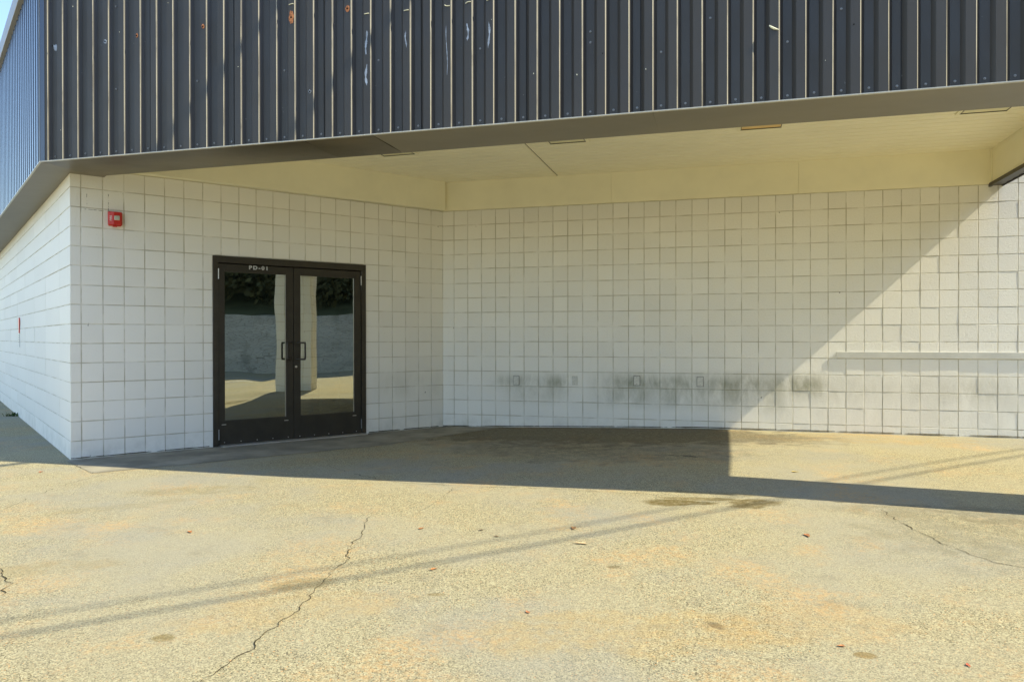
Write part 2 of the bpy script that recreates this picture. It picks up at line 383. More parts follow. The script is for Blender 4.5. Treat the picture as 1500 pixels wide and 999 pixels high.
def dirt_line(C, ang, a, b, out, seed):
    mb = MB(); F_ = frame(C, ang); n = int((b-a)/.03)
    def w(i): 
        v = .5+.5*noise.noise(Vector((i*.09, seed, 0)))+.35*noise.noise(Vector((i*.4, seed, 4))); return max(0, v-.25)*.055*out
    for i in range(n):
        x0, x1 = a+.03*i, a+.03*(i+1); w0, w1 = w(i), w(i+1)
        if w0 < .002 and w1 < .002: continue
        P = [F_ @ Vector((x0, -w0-.001, 0)), F_ @ Vector((x1, -w1-.001, 0)), F_ @ Vector((x1, .001, 0)), F_ @ Vector((x0, .001, 0))]
        hs = [.012, .012, .022, .022]; mb.face([(p.x, p.y, gh(p.x, p.y)+h) for p, h in zip(P, hs)])
    o = mb.build('ground_dirt', m_dirt, merge=False); o['kind'] = 'structure'
m_dirt = mat_plain('packed_dirt', (.13, .11, .065), .95, .1, var=.35, scale=30, bump=.6, bscale=120)
dirt_line(C1, A_BACK, 0.0, 12.0, 1.0, 1); dirt_line(C0, A_DOOR, 0.0, 1.4, .5, 2); dirt_line(C0, A_DOOR, 3.4, 4.5, 1.0, 3)

# ------------------------------------------------------------------ the building
bld = empty('commercial_building', Matrix.Translation((C0.x, C0.y, 0)),
    'white painted block building with charcoal ribbed metal fascia over a recessed glass entrance', 'building')
JW, JD, CH = .0060, .0045, .0026
def block_wall(name, mat, F, x0, x1, ztop, zbot, xoff, holes=(), hjoint=True, wide=1, thick=.19, parent=None, ins0=0.0, ins1=0.0):
    mb = MB()
    edges = [x0]; k = math.ceil((x0-xoff)/(H*wide)-1e-6)
    while xoff+k*H*wide < x1-.02:
        if xoff+k*H*wide > x0+.02: edges.append(xoff+k*H*wide)
        k += 1
    edges.append(x1)
    zs = []; r = math.floor((ZR0-ztop)/H)
    zl = [ztop]
    while zr(r+1) > zbot+.01:
        r += 1
        if zr(r) < ztop-.02: zl.append(zr(r))
    zl.append(zbot)
    rng = random.Random(sum(map(ord, mat.name)) + int(x1*10))
    for a, b in zip(edges, edges[1:]):
        for zt, zb in zip(zl, zl[1:]):
            parts = [(a, b, zb, zt)]
            for (ha, hb, hz0, hz1) in holes:
                np_ = []
                for (p, q, r0, r1) in parts:
                    if q <= ha or p >= hb or r1 <= hz0 or r0 >= hz1: np_.append((p, q, r0, r1)); continue
                    if p < ha: np_.append((p, ha, r0, r1))
                    if q > hb: np_.append((hb, q, r0, r1))
                    if r1 > hz1: np_.append((max(p, ha), min(q, hb), hz1, r1))
                parts = np_
            for (p, q, r0, r1) in parts:
                jx = JW/2 if hjoint else .0004
                X0 = p + (jx if p > x0+1e-6 else 0) + rng.uniform(0, .0012); X1 = q - (jx if q < x1-1e-6 else 0) - rng.uniform(0, .0012)
                Z0 = r0 + JW/2 + rng.uniform(0, .0014); Z1 = r1 - JW/2 - rng.uniform(0, .0014)
                if X1-X0 < .012 or Z1-Z0 < .012: continue
                off = rng.uniform(-.0014, .0014); tx, tz = rng.uniform(-.0011, .0011), rng.uniform(-.0011, .0011)
                tone = rng.uniform(.94, 1.0)
                def fy(x, z): return off + tx*(x-X0)/(X1-X0) + tz*(z-Z0)/(Z1-Z0) - .0015
                c = CH
                I = [(X0+c, Z0+c), (X1-c, Z0+c), (X1-c, Z1-c), (X0+c, Z1-c)]; O = [(X0, Z0), (X1, Z0), (X1, Z1), (X0, Z1)]
                mb.face([(x, fy(x, z), z) for x, z in I], tone)
                for i in range(4):
                    i2 = (i+1) % 4; (ax, az), (bx, bz) = O[i], O[i2]; (cx, cz), (dx, dz) = I[i2], I[i]
                    mb.face([(ax, fy(ax, az)+c*.7, az), (bx, fy(bx, bz)+c*.7, bz), (cx, fy(cx, cz), cz), (dx, fy(dx, dz), dz)], tone, .35)
                    mb.face([(ax, JD+.002, az), (bx, JD+.002, bz), (bx, fy(bx, bz)+c*.7, bz), (ax, fy(ax, az)+c*.7, az)], tone*.98, .75)
    # backing and mortar
    X = sorted(set([x0, x1] + [h[0] for h in holes] + [h[1] for h in holes]))
    for a, b in zip(X, X[1:]):
        z0 = zbot
        for h in holes:
            if a >= h[0]-1e-6 and b <= h[1]+1e-6: z0 = h[3]
        mb.box(a+(ins0 if a == x0 else 0), b-(ins1 if b == x1 else 0), JD, thick, z0, ztop, joint=1.0)
    return mb.build(name, mat, parent, F, merge=False)

DOOR = (1.425, 3.360, -.3, .95+CAMZ)
ZB = zr(-2)                                                   # bottom of the bulkheads (3.04 m)
dl = (C1-C0).length
block_wall('block_wall', m_wall_door, FD, 0.0, dl+.0, ZB, -.15, .0983, [DOOR], parent=bld, ins0=.011)
block_wall('block_wall', m_wall_back, FB, 0.0, 16.2, 4.94, -.15, .1693, parent=bld)
block_wall('block_wall', m_wall_left, FL, 0, LLEN-.002, ZB, -.2, 0, hjoint=False, wide=6, parent=bld, ins1=.011)

# fascia
FO = Vector((-4.547, 7.199)); ZF = 1.70 + CAMZ; ZT = 5.17; A_FL = 128.9
S0 = (FO - C1).dot(B)                                         # fascia corner along the back wall (-2.54)
FRT = 6.93 - S0                                               # length of the front fascia
FF = frame(FO, A_BACK)
P_, DEP = .1795, .034
def ribbed(name, mat, F, L, z0, z1, start=.055, parent=None, flip=1, laps=()):
    mb = MB(); prof = [(0, 0)]
    x = start; 
    while x < L-.12:
        # prof y: 0 = crest (outer face), DEP = valley (set back)
        prof += [(x+.0365, 0), (x+.0405, .0028), (x+.040+.026, DEP), (x+.040+.026+.062, DEP), (x+.040+.026+.062+.026, 0)]
        x += P_
    prof.append((L, 0))
    rr = random.Random(5); wob = [rr.uniform(-.0012, .0012) for _ in prof]
    for i in range(len(prof)-1):
        (xa, ya), (xb, yb) = prof[i], prof[i+1]
        for k in range(6):
            za, zb = z0+(z1-z0)*k/6, z0+(z1-z0)*(k+1)/6
            w = lambda j, z: wob[j]*math.sin(z*2.3+j)
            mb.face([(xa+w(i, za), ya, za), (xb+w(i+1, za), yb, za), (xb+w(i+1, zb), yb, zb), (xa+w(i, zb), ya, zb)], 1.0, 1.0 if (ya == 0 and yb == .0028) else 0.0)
    return mb.build(name, mat, parent, F, merge=True), prof
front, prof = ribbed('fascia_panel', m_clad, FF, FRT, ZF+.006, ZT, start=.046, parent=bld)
vall = [ (prof[i][0]+prof[i+1][0])/2 for i in range(len(prof)-1) if prof[i][1] == DEP and prof[i+1][1] == DEP]
crest = [ (prof[i][0]+prof[i+1][0])/2 for i in range(1, len(prof)-1) if prof[i][1] == 0 and prof[i+1][1] == 0]
FSL = frame(FO + dv(A_FL)*12.9, A_FL-180)
side, _ = ribbed('fascia_panel', m_clad_side, FSL, 12.9-.05, ZF+.006, ZT, parent=bld)
# right return fascia
FR0 = FO + B*FRT
FRR = frame(FR0, A_BACK+90)
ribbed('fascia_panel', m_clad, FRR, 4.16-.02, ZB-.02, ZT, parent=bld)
# backing sheets so no light leaks
mb = MB(); mb.box(.06, FRT-.01, DEP+.006, DEP+.03, ZF+.01, ZT-.02)
mb.build('fascia_backing', m_black, bld, FF)
mb = MB(); mb.box(.05, 12.8, DEP+.006, DEP+.03, ZF+.01, ZT-.02); mb.build('fascia_backing', m_black, bld, FSL)
mb = MB(); mb.box(.06, 4.12, DEP+.006, DEP+.03, ZB+.0, ZT-.02); mb.build('fascia_backing', m_black, bld, FRR)
# screws
def screw(x, z, y=DEP, r=.0062):
    mb = MB(); mb.disc((0, 0), r*1.45, -.002, .001, 10); mb.disc((0, 0), r*.8, -.008, -.002, 6)
    return mb.build('screw', m_steel, bld, FF @ Matrix.Translation((x, y-.0015, z)))
sc0 = None
def place_screw(x, z, y=DEP):
    global sc0
    if sc0 is None: sc0 = screw(x, z, y); return
    o = sc0.copy(); COL.objects.link(o); o.parent = bld; o.matrix_basis = bld.matrix_basis.inverted() @ FF @ Matrix.Translation((x, y-.0015, z))
for x in vall: place_screw(x, ZF+.045+random.uniform(-.004, .004))
for i in range(4, len(vall), 5):
    for z in (3.62, 4.40): place_screw(vall[i], z+random.uniform(-.03, .03))
for x, z in ((6.90, 3.75), (6.73, 3.40), (5.30, 3.55), (5.90, 3.42)): place_screw(min(vall, key=lambda v: abs(v-x)), z)
# lap seams of the sheets: narrow dark vertical joints
mb = MB()
for i in range(1, len(vall), 5): mb.box(vall[i]+.024, vall[i]+.0275, DEP-.003, DEP+.002, ZF+.01, ZT-.02)
mb.build('sheet_lap', m_black, bld, FF)
# corner trim of the fascia (an angle wrapping both faces)
mb = MB(); mb.box(0, .052, -.006, -.001, ZF-.004, ZT-.01); mb.build('corner_trim', m_clad_side, bld, FF)
mb = MB(); mb.box(12.9-.075, 12.9-.0, -.008, -.001, ZF-.004, ZT-.01); mb.build('corner_trim', m_clad, bld, FSL)
# coping
mb = MB(); mb.box(-.03, FRT+.03, -.03, .25, ZT, ZT+.10); mb.build('coping', m_coping, bld, FF, bevel=.006)
mb = MB(); mb.box(-.1, 12.9+.0, -.045, .25, ZT-.16, ZT+.04); mb.build('coping', m_coping, bld, FSL, bevel=.006)
mb = MB(); mb.box(0, 4.2, -.03, .25, ZT, ZT+.10); mb.build('coping', m_coping, bld, FRR, bevel=.006)

# soffit trim under the front fascia: inner edge runs slightly out of parallel
def inner(s): return .682 - .052*min(1, s/6.0)
def trim_seg(a, b, mat, sag=0.0, name='soffit_trim', skew=0.0, a2=None):
    mb = MB(); n = 8; K = 10; a2 = a if a2 is None else a2
    def zz(t, u): return ZF - sag*math.sin(math.pi*t)*(1-u*.2) 
    g = [[(((a+(a2-a)*t) + (b-(a+(a2-a)*t))*u), .004+(inner(a+(b-a)*u)-.004)*t, zz(t, u)) for t in [i/K for i in range(K+1)]] for u in [j/n for j in range(n+1)]]
    for i in range(n):
        for j in range(K): mb.face([g[i][j], g[i][j+1], g[i+1][j+1], g[i+1][j]])
    mb.box(a2, b-.002, inner(a)-.03, inner(a)-.012, ZF+.008, ZF+.40)
    return mb.build(name, mat, bld, FF, smooth=False)
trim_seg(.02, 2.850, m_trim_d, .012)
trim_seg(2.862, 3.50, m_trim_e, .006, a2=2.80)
trim_seg(3.502, 5.8245, m_trim)
trim_seg(5.8265, FRT, m_trim, a2=5.8245)
mb = MB(); mb.box(.0, FRT, -.012, .012, ZF-.006, ZF+.002); mb.build('drip_edge', m_lip, bld, FF)
# soffit under the left fascia
mb = MB(); mb.box(0, 12.86, .004, .62, ZF, ZF+.03); mb.build('soffit_trim', m_trim, bld, FSL)
mb = MB(); mb.box(0, 12.9, -.012, .006, ZF-.006, ZF+.003); mb.build('drip_edge', m_lip, bld, FSL)

# canopy ceiling with planks and batten
ZC = 2.175 + CAMZ
mb = MB()
Bin = Vector((-B.y, B.x))        # inward from camera
def bl(p): v = p-C1; return (v.dot(B), v.dot(Bin))   # local coordinates of the back wall
yF = bl(FO)[1]
y = -.004
while y > yF+.30:
    y2 = max(y-.152, yF+.30)
    # door wall line in this frame: x at given y
    t0 = y/ math.sin(R(A_DOOR-A_BACK)); xa = math.cos(R(A_DOOR-A_BACK))*t0
    t1 = y2/ math.sin(R(A_DOOR-A_BACK)); xb = math.cos(R(A_DOOR-A_BACK))*t1
    mb.face([(xa-.1, y-.011, ZC), (6.80, y-.011, ZC), (6.80, y2+.011, ZC), (xb-.1, y2+.011, ZC)])
    mb.face([(xa-.1, y, ZC+.022), (6.80, y, ZC+.022), (6.80, y-.011, ZC), (xa-.1, y-.011, ZC)])
    mb.face([(xb-.1, y2+.011, ZC), (6.80, y2+.011, ZC), (6.80, y2, ZC+.022), (xb-.1, y2, ZC+.022)])
    y = y2
mb.prism([(math.cos(R(A_DOOR-A_BACK))*((yF+.3)/math.sin(R(A_DOOR-A_BACK)))-.1, yF+.30), (6.80, yF+.30), (6.80, .05), (-.05, .05)], ZC+.0225, ZC+.05)
mb.build('ceiling', m_ceil, bld, FB, merge=False)
mb = MB(); mb.box(1.60+.012-.53+.53, 1.655, yF+.4, -.03, ZC-.012, ZC-.001); mb.build('ceiling_batten', m_ceil, bld, FB)
mb = MB(); mb.box(1.660, 1.6635, yF+.4, -.03, ZC-.003, ZC-.0005); mb.build('ceiling_joint', m_black, bld, FB)
# bulkheads
mb = MB(); mb.box(.2, dl-.02, -.10, .19, ZB+.003, ZC+.02); mb.build('bulkhead', m_cream, bld, FD, bevel=.004)
for (a, b) in ((-.10, 2.3855), (2.3865, 4.7015), (4.7025, 6.80)):
    mb = MB(); mb.box(a, b, -.025, .19, ZB+.003, ZC+.02); mb.build('bulkhead', m_cream, bld, FB, bevel=.003)
mb = MB(); mb.box(6.803, 6.885, yF+.30, -.002, ZB-.004, ZC+.03); mb.build('beam', m_cream, bld, FB, bevel=.004)
mb = MB(); mb.box(6.80, 6.815, yF+.30, -.030, ZC-.022, ZC-.001); mb.box(6.788, 6.802, -.055, -.026, ZB+.02, ZC-.003); mb.build('beam_moulding', m_cream, bld, FB)
mb = MB(); mb.box(6.775, 6.80, yF+.30, -.004, ZB-.030, ZB+.012); mb.box(6.80, 6.915, yF+.30, -.004, ZB-.016, ZB-.006); mb.box(6.915, 6.928, yF+.30, -.004, ZB-.026, ZB-.008)
mb.build('beam_edge_trim', m_bronze, bld, FB)
# roof, rear walls and interior
roof = [FO + B*.1 + Bin*.1, FR0 - B*.06 + Bin*.1, FR0 - B*.06 + Bin*4.2, C1 + B*16.2 + Bin*.05, C1 + B*16.2 + Bin*9, CL + B*8 + Bin*4, FO + dv(A_FL)*12.6 + B*.1]
mb = MB(); mb.prism([tuple(p) for p in roof], 4.95, 5.05); mb.build('roof', m_roof, bld, Matrix.Identity(4))
mb = MB()
def wallseg(p, q, z0=-.1, z1=4.95, t=.1):
    d = (q-p).normalized(); n = Vector((-d.y, d.x))*t; mb.prism([tuple(p), tuple(q), tuple(q+n), tuple(p+n)], z0, z1)
wallseg(C1 + B*16.2 + Bin*.05, C1 + B*16.2 + Bin*9); wallseg(C1 + B*16.2 + Bin*9, CL + B*8 + Bin*4); wallseg(CL + B*8 + Bin*4, CL + Bin*.3)
mb.build('rear_wall', m_inside, bld, Matrix.Identity(4))
mb = MB(); mb.box(.3, dl-.1, 3.2, 3.3, -.1, 3.2); mb.box(.25, .30, .2, 3.2, -.1, 3.2); mb.box(dl-.1, dl-.04, .25, 3.2, -.1, 3.2); mb.box(.3, dl-.1, .2, 3.2, 2.75, 2.80)
mb.build('lobby_wall', m_inside, bld, FD)
mb = MB(); mb.box(.3, dl-.1, .05, 3.2, .005, .015); mb.build('lobby_floor', m_inside, bld, FD)
mb = MB(); mb.box(dl-1.25, dl-1.15, 1.6, 1.7, .0, 2.0); mb.box(dl-1.25, dl-.2, 1.6, 1.7, 1.95, 2.1); mb.build('lobby_door_frame', m_bronze, bld, FD)

# pier at the outer corner of the canopy
PW = .54
FP = frame(FO + B*(FRT-PW-.02) + Bin*.08, A_BACK)
block_wall('pier', m_wall_pier, FP, 0, PW, ZF-.004, -.1, .0, parent=bld, thick=.61, ins0=.011, ins1=.011)
FP2 = frame(FO + B*(FRT-PW-.02) + Bin*.70, A_BACK-90)
block_wall('pier', m_wall_pier, FP2, .0, .62, ZF-.006, -.1, .0, parent=bld, thick=.0105, ins0=.011, ins1=.011)
FP3 = frame(FO + B*(FRT-.02) + Bin*.70, A_BACK+180)
block_wall('pier', m_wall_pier, FP3, .0, PW, ZF-.006, -.1, .0, parent=bld, thick=.0105, ins0=.011, ins1=.011)

# marks left on the fascia
def zy(x):
    for (xa, ya), (xb, yb) in zip(prof, prof[1:]):
        if xa <= x <= xb: return ya + (yb-ya)*(x-xa)/max(1e-6, xb-xa)
    return 0
def near_crest(x): return min(crest, key=lambda v: abs(v-x))
def blob(name, mat, x, z, r, sx, sz, wob=.15, y=None, n=18):
    mb = MB(); yy = zy(x) if y is None else y
    mb.disc((x, z), r, yy-.0035, yy-.0005, n, sx, sz, wob); return mb.build(name, mat, bld, FF)
def streak(x, z0, z1, w, seed):
    rr = random.Random(seed); mb = MB(); n = 22; L = []; Rr = []
    for i in range(n+1):
        t = i/n; z = z1+(z0-z1)*t; ww = w*(.35+.65*abs(math.sin(t*7+seed)))*(.6+.5*rr.random())*min(1, t*6+.2, (1-t)*6+.2)
        cx = x+.006*math.sin(t*5+seed); L.append((cx-ww, z)); Rr.append((cx+ww, z))
    for i in range(n):
        y = zy(x)-.0025; mb.face([(L[i][0], y, L[i][1]), (L[i+1][0], y, L[i+1][1]), (Rr[i+1][0], y, Rr[i+1][1]), (Rr[i][0], y, Rr[i][1])])
    return mb.build('sealant_streak', m_seal, bld, FF)
def bead(x, z, w, tilt):
    mb = MB(); mb.tube([(x-w, zy(x)-.003, z-tilt), (x-w*.4, zy(x)-.004, z), (x+w*.4, zy(x)-.004, z+tilt*.4), (x+w, zy(x)-.003, z+tilt*.3)], .0032, 6)
    return mb.build('sealant_bead', m_seal_b, bld, FF)
for (x, z, r, sx, sz) in ((2.832, 4.035, .032, .72, 1.7), (3.205, 4.046, .024, .8, 1.1), (1.061, 4.057, .013, .7, 1.5), (1.763, 4.059, .016, .8, 1.3)):
    c_ = near_crest(x); f_ = blob('rust_spot', m_rust, c_, z, r, sx, sz); h_ = MB(); h_.disc((c_, z), .008, -.0055, -.0036, 9, 1, 1, .2); h_.build('screw_hole', m_black, f_, FF)
for (x, z, r) in ((.147, 4.066, .028), (.797, 4.041, .018), (2.85, 3.378, .015)):
    c_ = near_crest(x) if x > .2 else .15; f_ = blob('sealant_patch', m_seal, c_, z, r, .8, 1.1, .3); h_ = MB(); h_.disc((c_, z), .008, -.0055, -.0036, 9, 1, 1, .2); h_.build('screw_hole', m_black, f_, FF)
for i, (x, z1, z0, w) in enumerate(((3.55, 3.84, 3.64, .012), (3.547, 3.56, 3.38, .013), (3.905, 3.80, 3.66, .008), (4.095, 3.80, 3.40, .005), (4.273, 3.80, 3.66, .010), (4.456, 3.79, 3.58, .010))):
    streak(near_crest(x)-.004, z0, z1, w, i+1)
for x, z, t in ((2.832, 4.149, .004), (3.02, 4.16, .004), (3.547, 3.982, .001), (3.91, 3.967, .002), (4.096, 3.961, -.008), (4.273, 3.967, .008), (4.454, 3.967, .006)): bead(near_crest(x), z, .022, t)
c_ = near_crest(6.617); mb = MB(); mb.tube([(c_-.035, -.003, 3.517), (c_-.02, -.006, 3.503), (c_, -.007, 3.490), (c_+.03, -.003, 3.480)], [.004, .008, .008, .003], 8); mb.build('sealant_bead', m_seal_b, bld, FF)
rr = random.Random(11)
for i in range(34):
    x = rr.choice(crest)+rr.uniform(-.02, .02); z = rr.uniform(3.15, 4.8); o = blob('screw_hole' if i % 3 else 'paint_chip', m_black if i % 3 else m_seal_b, x, z, rr.uniform(.002, .0055), 1, 1.2, .3, n=7)

# ------------------------------------------------------------------ entrance (part of the building)
fr = MB(); y0, y1 = -.014, .11; zt = .95+CAMZ
fr.box(1.425, 1.479, y0, y1, .0, zt); fr.box(3.299, 3.360, y0, y1, .0, zt); fr.box(1.479, 3.299, y0, y1, .87+CAMZ, zt)
dframe = fr.build('door_frame', m_bronze, bld, FD, bevel=.003)
mb = MB(); mb.box(1.50, 3.34, -.11, .10, .006, .022); mb.build('threshold', m_alu, bld, FD, bevel=.003)
fr = MB(); fr.box(1.479, 3.299, .045, .105, 2.128, 2.14); fr.build('door_stop', m_black, bld, FD)
def leaf(a, b, ga, gb, hinge_side, tilt):
    lf = empty('door', FD @ Matrix.Translation((a, 0, 0)), parent=bld)
    lf['label'] = 'bronze framed glass door leaf'
    def P(mb, name, mat, **k):
        o = mb.build(name, mat, None, None, **{q: v for q, v in k.items()}); o.parent = lf; 
        o.matrix_basis = Matrix.Translation((-a, 0, 0)); return o
    z0, z1, g0, g1 = .020, .865+CAMZ-.006, -.975+CAMZ, .778+CAMZ
    mb = MB(); f0, f1 = .004, .048
    mb.box(a, ga, f0, f1, z0, z1); mb.box(gb, b, f0, f1, z0, z1); mb.box(ga, gb, f0, f1, z0, g0); mb.box(ga, gb, f0, f1, g1, z1)
    P(mb, 'leaf_frame', m_bronze_l, bevel=.0025)
    mb = MB(); w = .010
    mb.box(ga, ga+w, .010, .03, g0, g1); mb.box(gb-w, gb, .010, .03, g0, g1); mb.box(ga+w, gb-w, .010, .03, g0, g0+w); mb.box(ga+w, gb-w, .010, .03, g1-w, g1)
    P(mb, 'glazing_bead', m_bronze)
    # thin bright reveal of the bead on the side away from the hinge
    mb = MB(); mb.box(gb-w-.004, gb-w-.0005, .012, .02, g0+w, g1-w); P(mb, 'glass_edge', m_alu)
    mb = MB(); mb.face([(ga+w*.5, .024-tilt, g0+w*.5), (gb-w*.5, .024+tilt, g0+w*.5), (gb-w*.5, .024+tilt, g1-w*.5), (ga+w*.5, .024-tilt, g1-w*.5)]); P(mb, 'glass_pane', m_glass)
    # pull handle
    gx = (gb - .020) if hinge_side == 'l' else (ga + .040)
    mx = (gb + .040) if hinge_side == 'l' else (ga - .035)
    mb = MB(); za, zb = 1.003, 1.205; pr = .062
    pts = [(mx, .004, za), (mx, -pr*.5, za)]
    for k in range(5): t = k/4*math.pi/2; pts.append((mx+(gx-mx)*(.25+.5*math.sin(t)), -pr*(.6+.4*math.sin(t)), za))
    for k in range(5): t = k/4*math.pi/2; pts.append((gx, -pr, za+.028*math.sin(t) if True else za))
    pts.append((gx, -pr, (za+zb)/2))
    top = [(x, y, za+zb-z) for x, y, z in pts[::-1]]
    mb.tube(pts + top[1:], .0115, 12); P(mb, 'handle', m_bronze, smooth=True)
    # hinges
    hx = a+.004 if hinge_side == 'l' else b-.004
    for zc, hl in ((.740+CAMZ, .12), (-1.125+CAMZ, .12)):
        mb = MB(); mb.tube([(hx, -.012, zc-hl/2), (hx, -.012, zc+hl/2)], .007, 8); P(mb, 'hinge', m_alu if zc > 1 else m_steel)
    # small bright tabs and screws along the bottom rail
    for xx in ((ga-.005, gb-.01) if hinge_side == 'l' else (gb-.01,)):
        mb = MB(); mb.box(xx-.025, xx+.025, .0, .0035, -1.017+CAMZ, -1.009+CAMZ); P(mb, 'clip', m_alu)
    n = 5
    for i in range(n):
        mb = MB(); mb.disc((a+.07+i*(b-a-.14)/(n-1), .050), .006, -.001, .0035, 8); P(mb, 'screw', m_alu)
    return lf, P
lf1, P1 = leaf(1.482, 2.385, 1.552, 2.302, 'l', .0022)
lf2, P2 = leaf(2.392, 3.296, 2.468, 3.210, 'r', -.0018)
mb = MB(); mb.disc((2.416, -.359+CAMZ), .014, -.004, .0035, 16); P2(mb, 'lock', m_alu)
# door number lettering on the top rail
cu = bpy.data.curves.new('door_number', 'FONT'); cu.body = 'PD-01'; cu.size = .062; cu.extrude = .0008; cu.space_character = 1.4; cu.offset = .003
tmp = bpy.data.objects.new('tmp_text', cu); COL.objects.link(tmp)
dg = bpy.context.evaluated_depsgraph_get(); tm = bpy.data.meshes.new_from_object(tmp.evaluated_get(dg)); bpy.data.objects.remove(tmp)
tm.materials.clear(); tm.materials.append(m_white); tm.name = 'door_number'
xsz = [v.co.x for v in tm.vertices]; sc_ = .222/(max(xsz)-min(xsz)); x_min = min(xsz)
for v in tm.vertices: v.co = Vector(((v.co.x-x_min)*sc_+1.842, .0025, v.co.y*1.0+.812+CAMZ)) if True else v.co
for v in tm.vertices: pass
o = bpy.data.objects.new('door_number', tm); COL.objects.link(o); o.parent = lf1; o.matrix_basis = Matrix.Translation((-1.482, 0, 0))

# ------------------------------------------------------------------ timber ledge on the back wall
mb = MB(); mb.box(5.139, 12.0, -.0155, -.002, -.257+CAMZ, -.182+CAMZ)
o = mb.build('wall_rail', m_rail, None, FB, bevel=.0015); tag(o, 'long narrow white painted rail fixed low on the sunlit right part of the block wall', 'rail')
# conduit patch below it (a short raised filler piece)
# ------------------------------------------------------------------ cover plates
plates = [((1.076, -.590), 'leftmost of four painted outlet covers, pale with a darker lower edge'), ((1.889, -.582), 'faint painted outlet cover second from the left, flush and almost the wall colour'),
          ((2.717, -.570), 'dark rimmed outlet cover beside green black water stains, third from left'), ((3.522, -.571), 'rightmost outlet cover, on a clean pale patch between stained blocks')]
for i, ((x, z), lab) in enumerate(plates):
    z += CAMZ; r_ = empty('outlet_cover', FB @ Matrix.Translation((x, -.003, z)), lab, 'outlet cover', 'painted outlet covers along the back wall')
    w, h = .038, .060
    mb = MB(); mb.box(-w, w, -.006 if i == 1 else -.012, 0, -h, h); p = mb.build('plate', m_plate, r_, r_.matrix_basis.copy(), bevel=.003)
    if i != 1:
        mb = MB(); mb.box(-w-.004, w+.004, -.004, -.0005, -h-.004, h+.004); mb.build('gasket', m_black if i == 2 else m_bronze, r_, r_.matrix_basis.copy())
    for zz in (-.042, .042):
        mb = MB(); mb.disc((0, zz), .0045, -.0155 if i != 1 else -.009, -.010 if i != 1 else -.005, 8); mb.build('screw', m_bronze if i == 2 else m_steel, r_, r_.matrix_basis.copy())

# ------------------------------------------------------------------ fire alarm horn strobe
FA = FD @ Matrix.Translation((.412, -.004, 2.538))
fa = empty('fire_alarm', FA, 'red fire alarm strobe with clear square lens on the white block wall', 'fire alarm')
mb = MB(); mb.box(-.062, .062, -.022, 0, -.078, .076); mb.build('back_box', m_red, fa, FA, bevel=.008)
mb = MB()
# faceted cover: two sloping faces either side of a flat centre
prf = [(-.070, -.024), (-.066, -.040), (-.018, -.062), (.050, -.062), (.068, -.042), (.070, -.024)]
for (xa, ya), (xb, yb) in zip(prf, prf[1:]): mb.face([(xa, ya, -.070), (xb, yb, -.070), (xb, yb, .070), (xa, ya, .070)])
mb.face([(x, y, .070) for x, y in prf]); mb.face([(x, y, -.070) for x, y in prf][::-1]); mb.face([(-.070, -.024, -.07), (-.070, -.024, .07), (.070, -.024, .07), (.070, -.024, -.07)])
cov = mb.build('cover', m_red, fa, FA, bevel=.006)
mb = MB(); mb.box(-.012, .038, -.072, -.058, -.020, .028); ln_ = mb.build('lens', m_lens, fa, FA, bevel=.004)
mb = MB(); mb.disc((.014, .002), .009, -.078, -.070, 12); mb.build('flash_tube', m_alu, fa, FA)
mb = MB(); mb.box(-.022, .020, -.045, -.01, -.088, -.072); mb.build('bottom_tab', m_red, fa, FA, bevel=.004)
def text_mesh(body, size, mat, name, parent, M, extr=.0006, spacing=1.1):
    cu = bpy.data.curves.new(name, 'FONT'); cu.body = body; cu.size = size; cu.extrude = extr; cu.align_x = 'CENTER'; cu.align_y = 'CENTER'; cu.space_character = spacing
    t = bpy.data.objects.new('tmp', cu); COL.objects.link(t); dg = bpy.context.evaluated_depsgraph_get(); me = bpy.data.meshes.new_from_object(t.evaluated_get(dg)); bpy.data.objects.remove(t)
    me.materials.clear(); me.materials.append(mat); o = bpy.data.objects.new(name, me); COL.objects.link(o); o.parent = parent; o.matrix_basis = parent.matrix_basis.inverted() @ M; return o
ang = math.atan2(-.062+.040, .048)
text_mesh('FIRE', .028, m_white, 'lettering', fa, FA @ Matrix.Translation((-.043, -.0522, .0)) @ Matrix.Rotation(ang, 4, 'Z') @ Matrix.Rotation(R(90), 4, 'X') @ Matrix.Rotation(R(90), 4, 'Z'))

# ------------------------------------------------------------------ small red marker sign on the left wall
FS = FL @ Matrix.Translation((LLEN-5.29, -.004, .09+CAMZ))
sg = empty('wall_marker', FS, 'small red round topped marker with a white lower strip on the left wall', 'sign')
mb = MB(); mb.disc((0, .155), .078, -.012, 0, 24); mb.build('round_plate', m_red, sg, FS)
mb = MB(); mb.box(-.04, .04, -.0115, 0, -.015, .085); mb.build('red_strip', m_red, sg, FS)
mb = MB(); mb.box(-.04, .04, -.010, 0, -.235, -.016); mb.build('white_strip', m_white, sg, FS)
mb = MB()
for k in range(4): mb.box(-.028, .028, -.0125, -.0105, -.055-k*.035, -.043-k*.035)
mb.build('printed_bar', m_bronze, sg, FS)

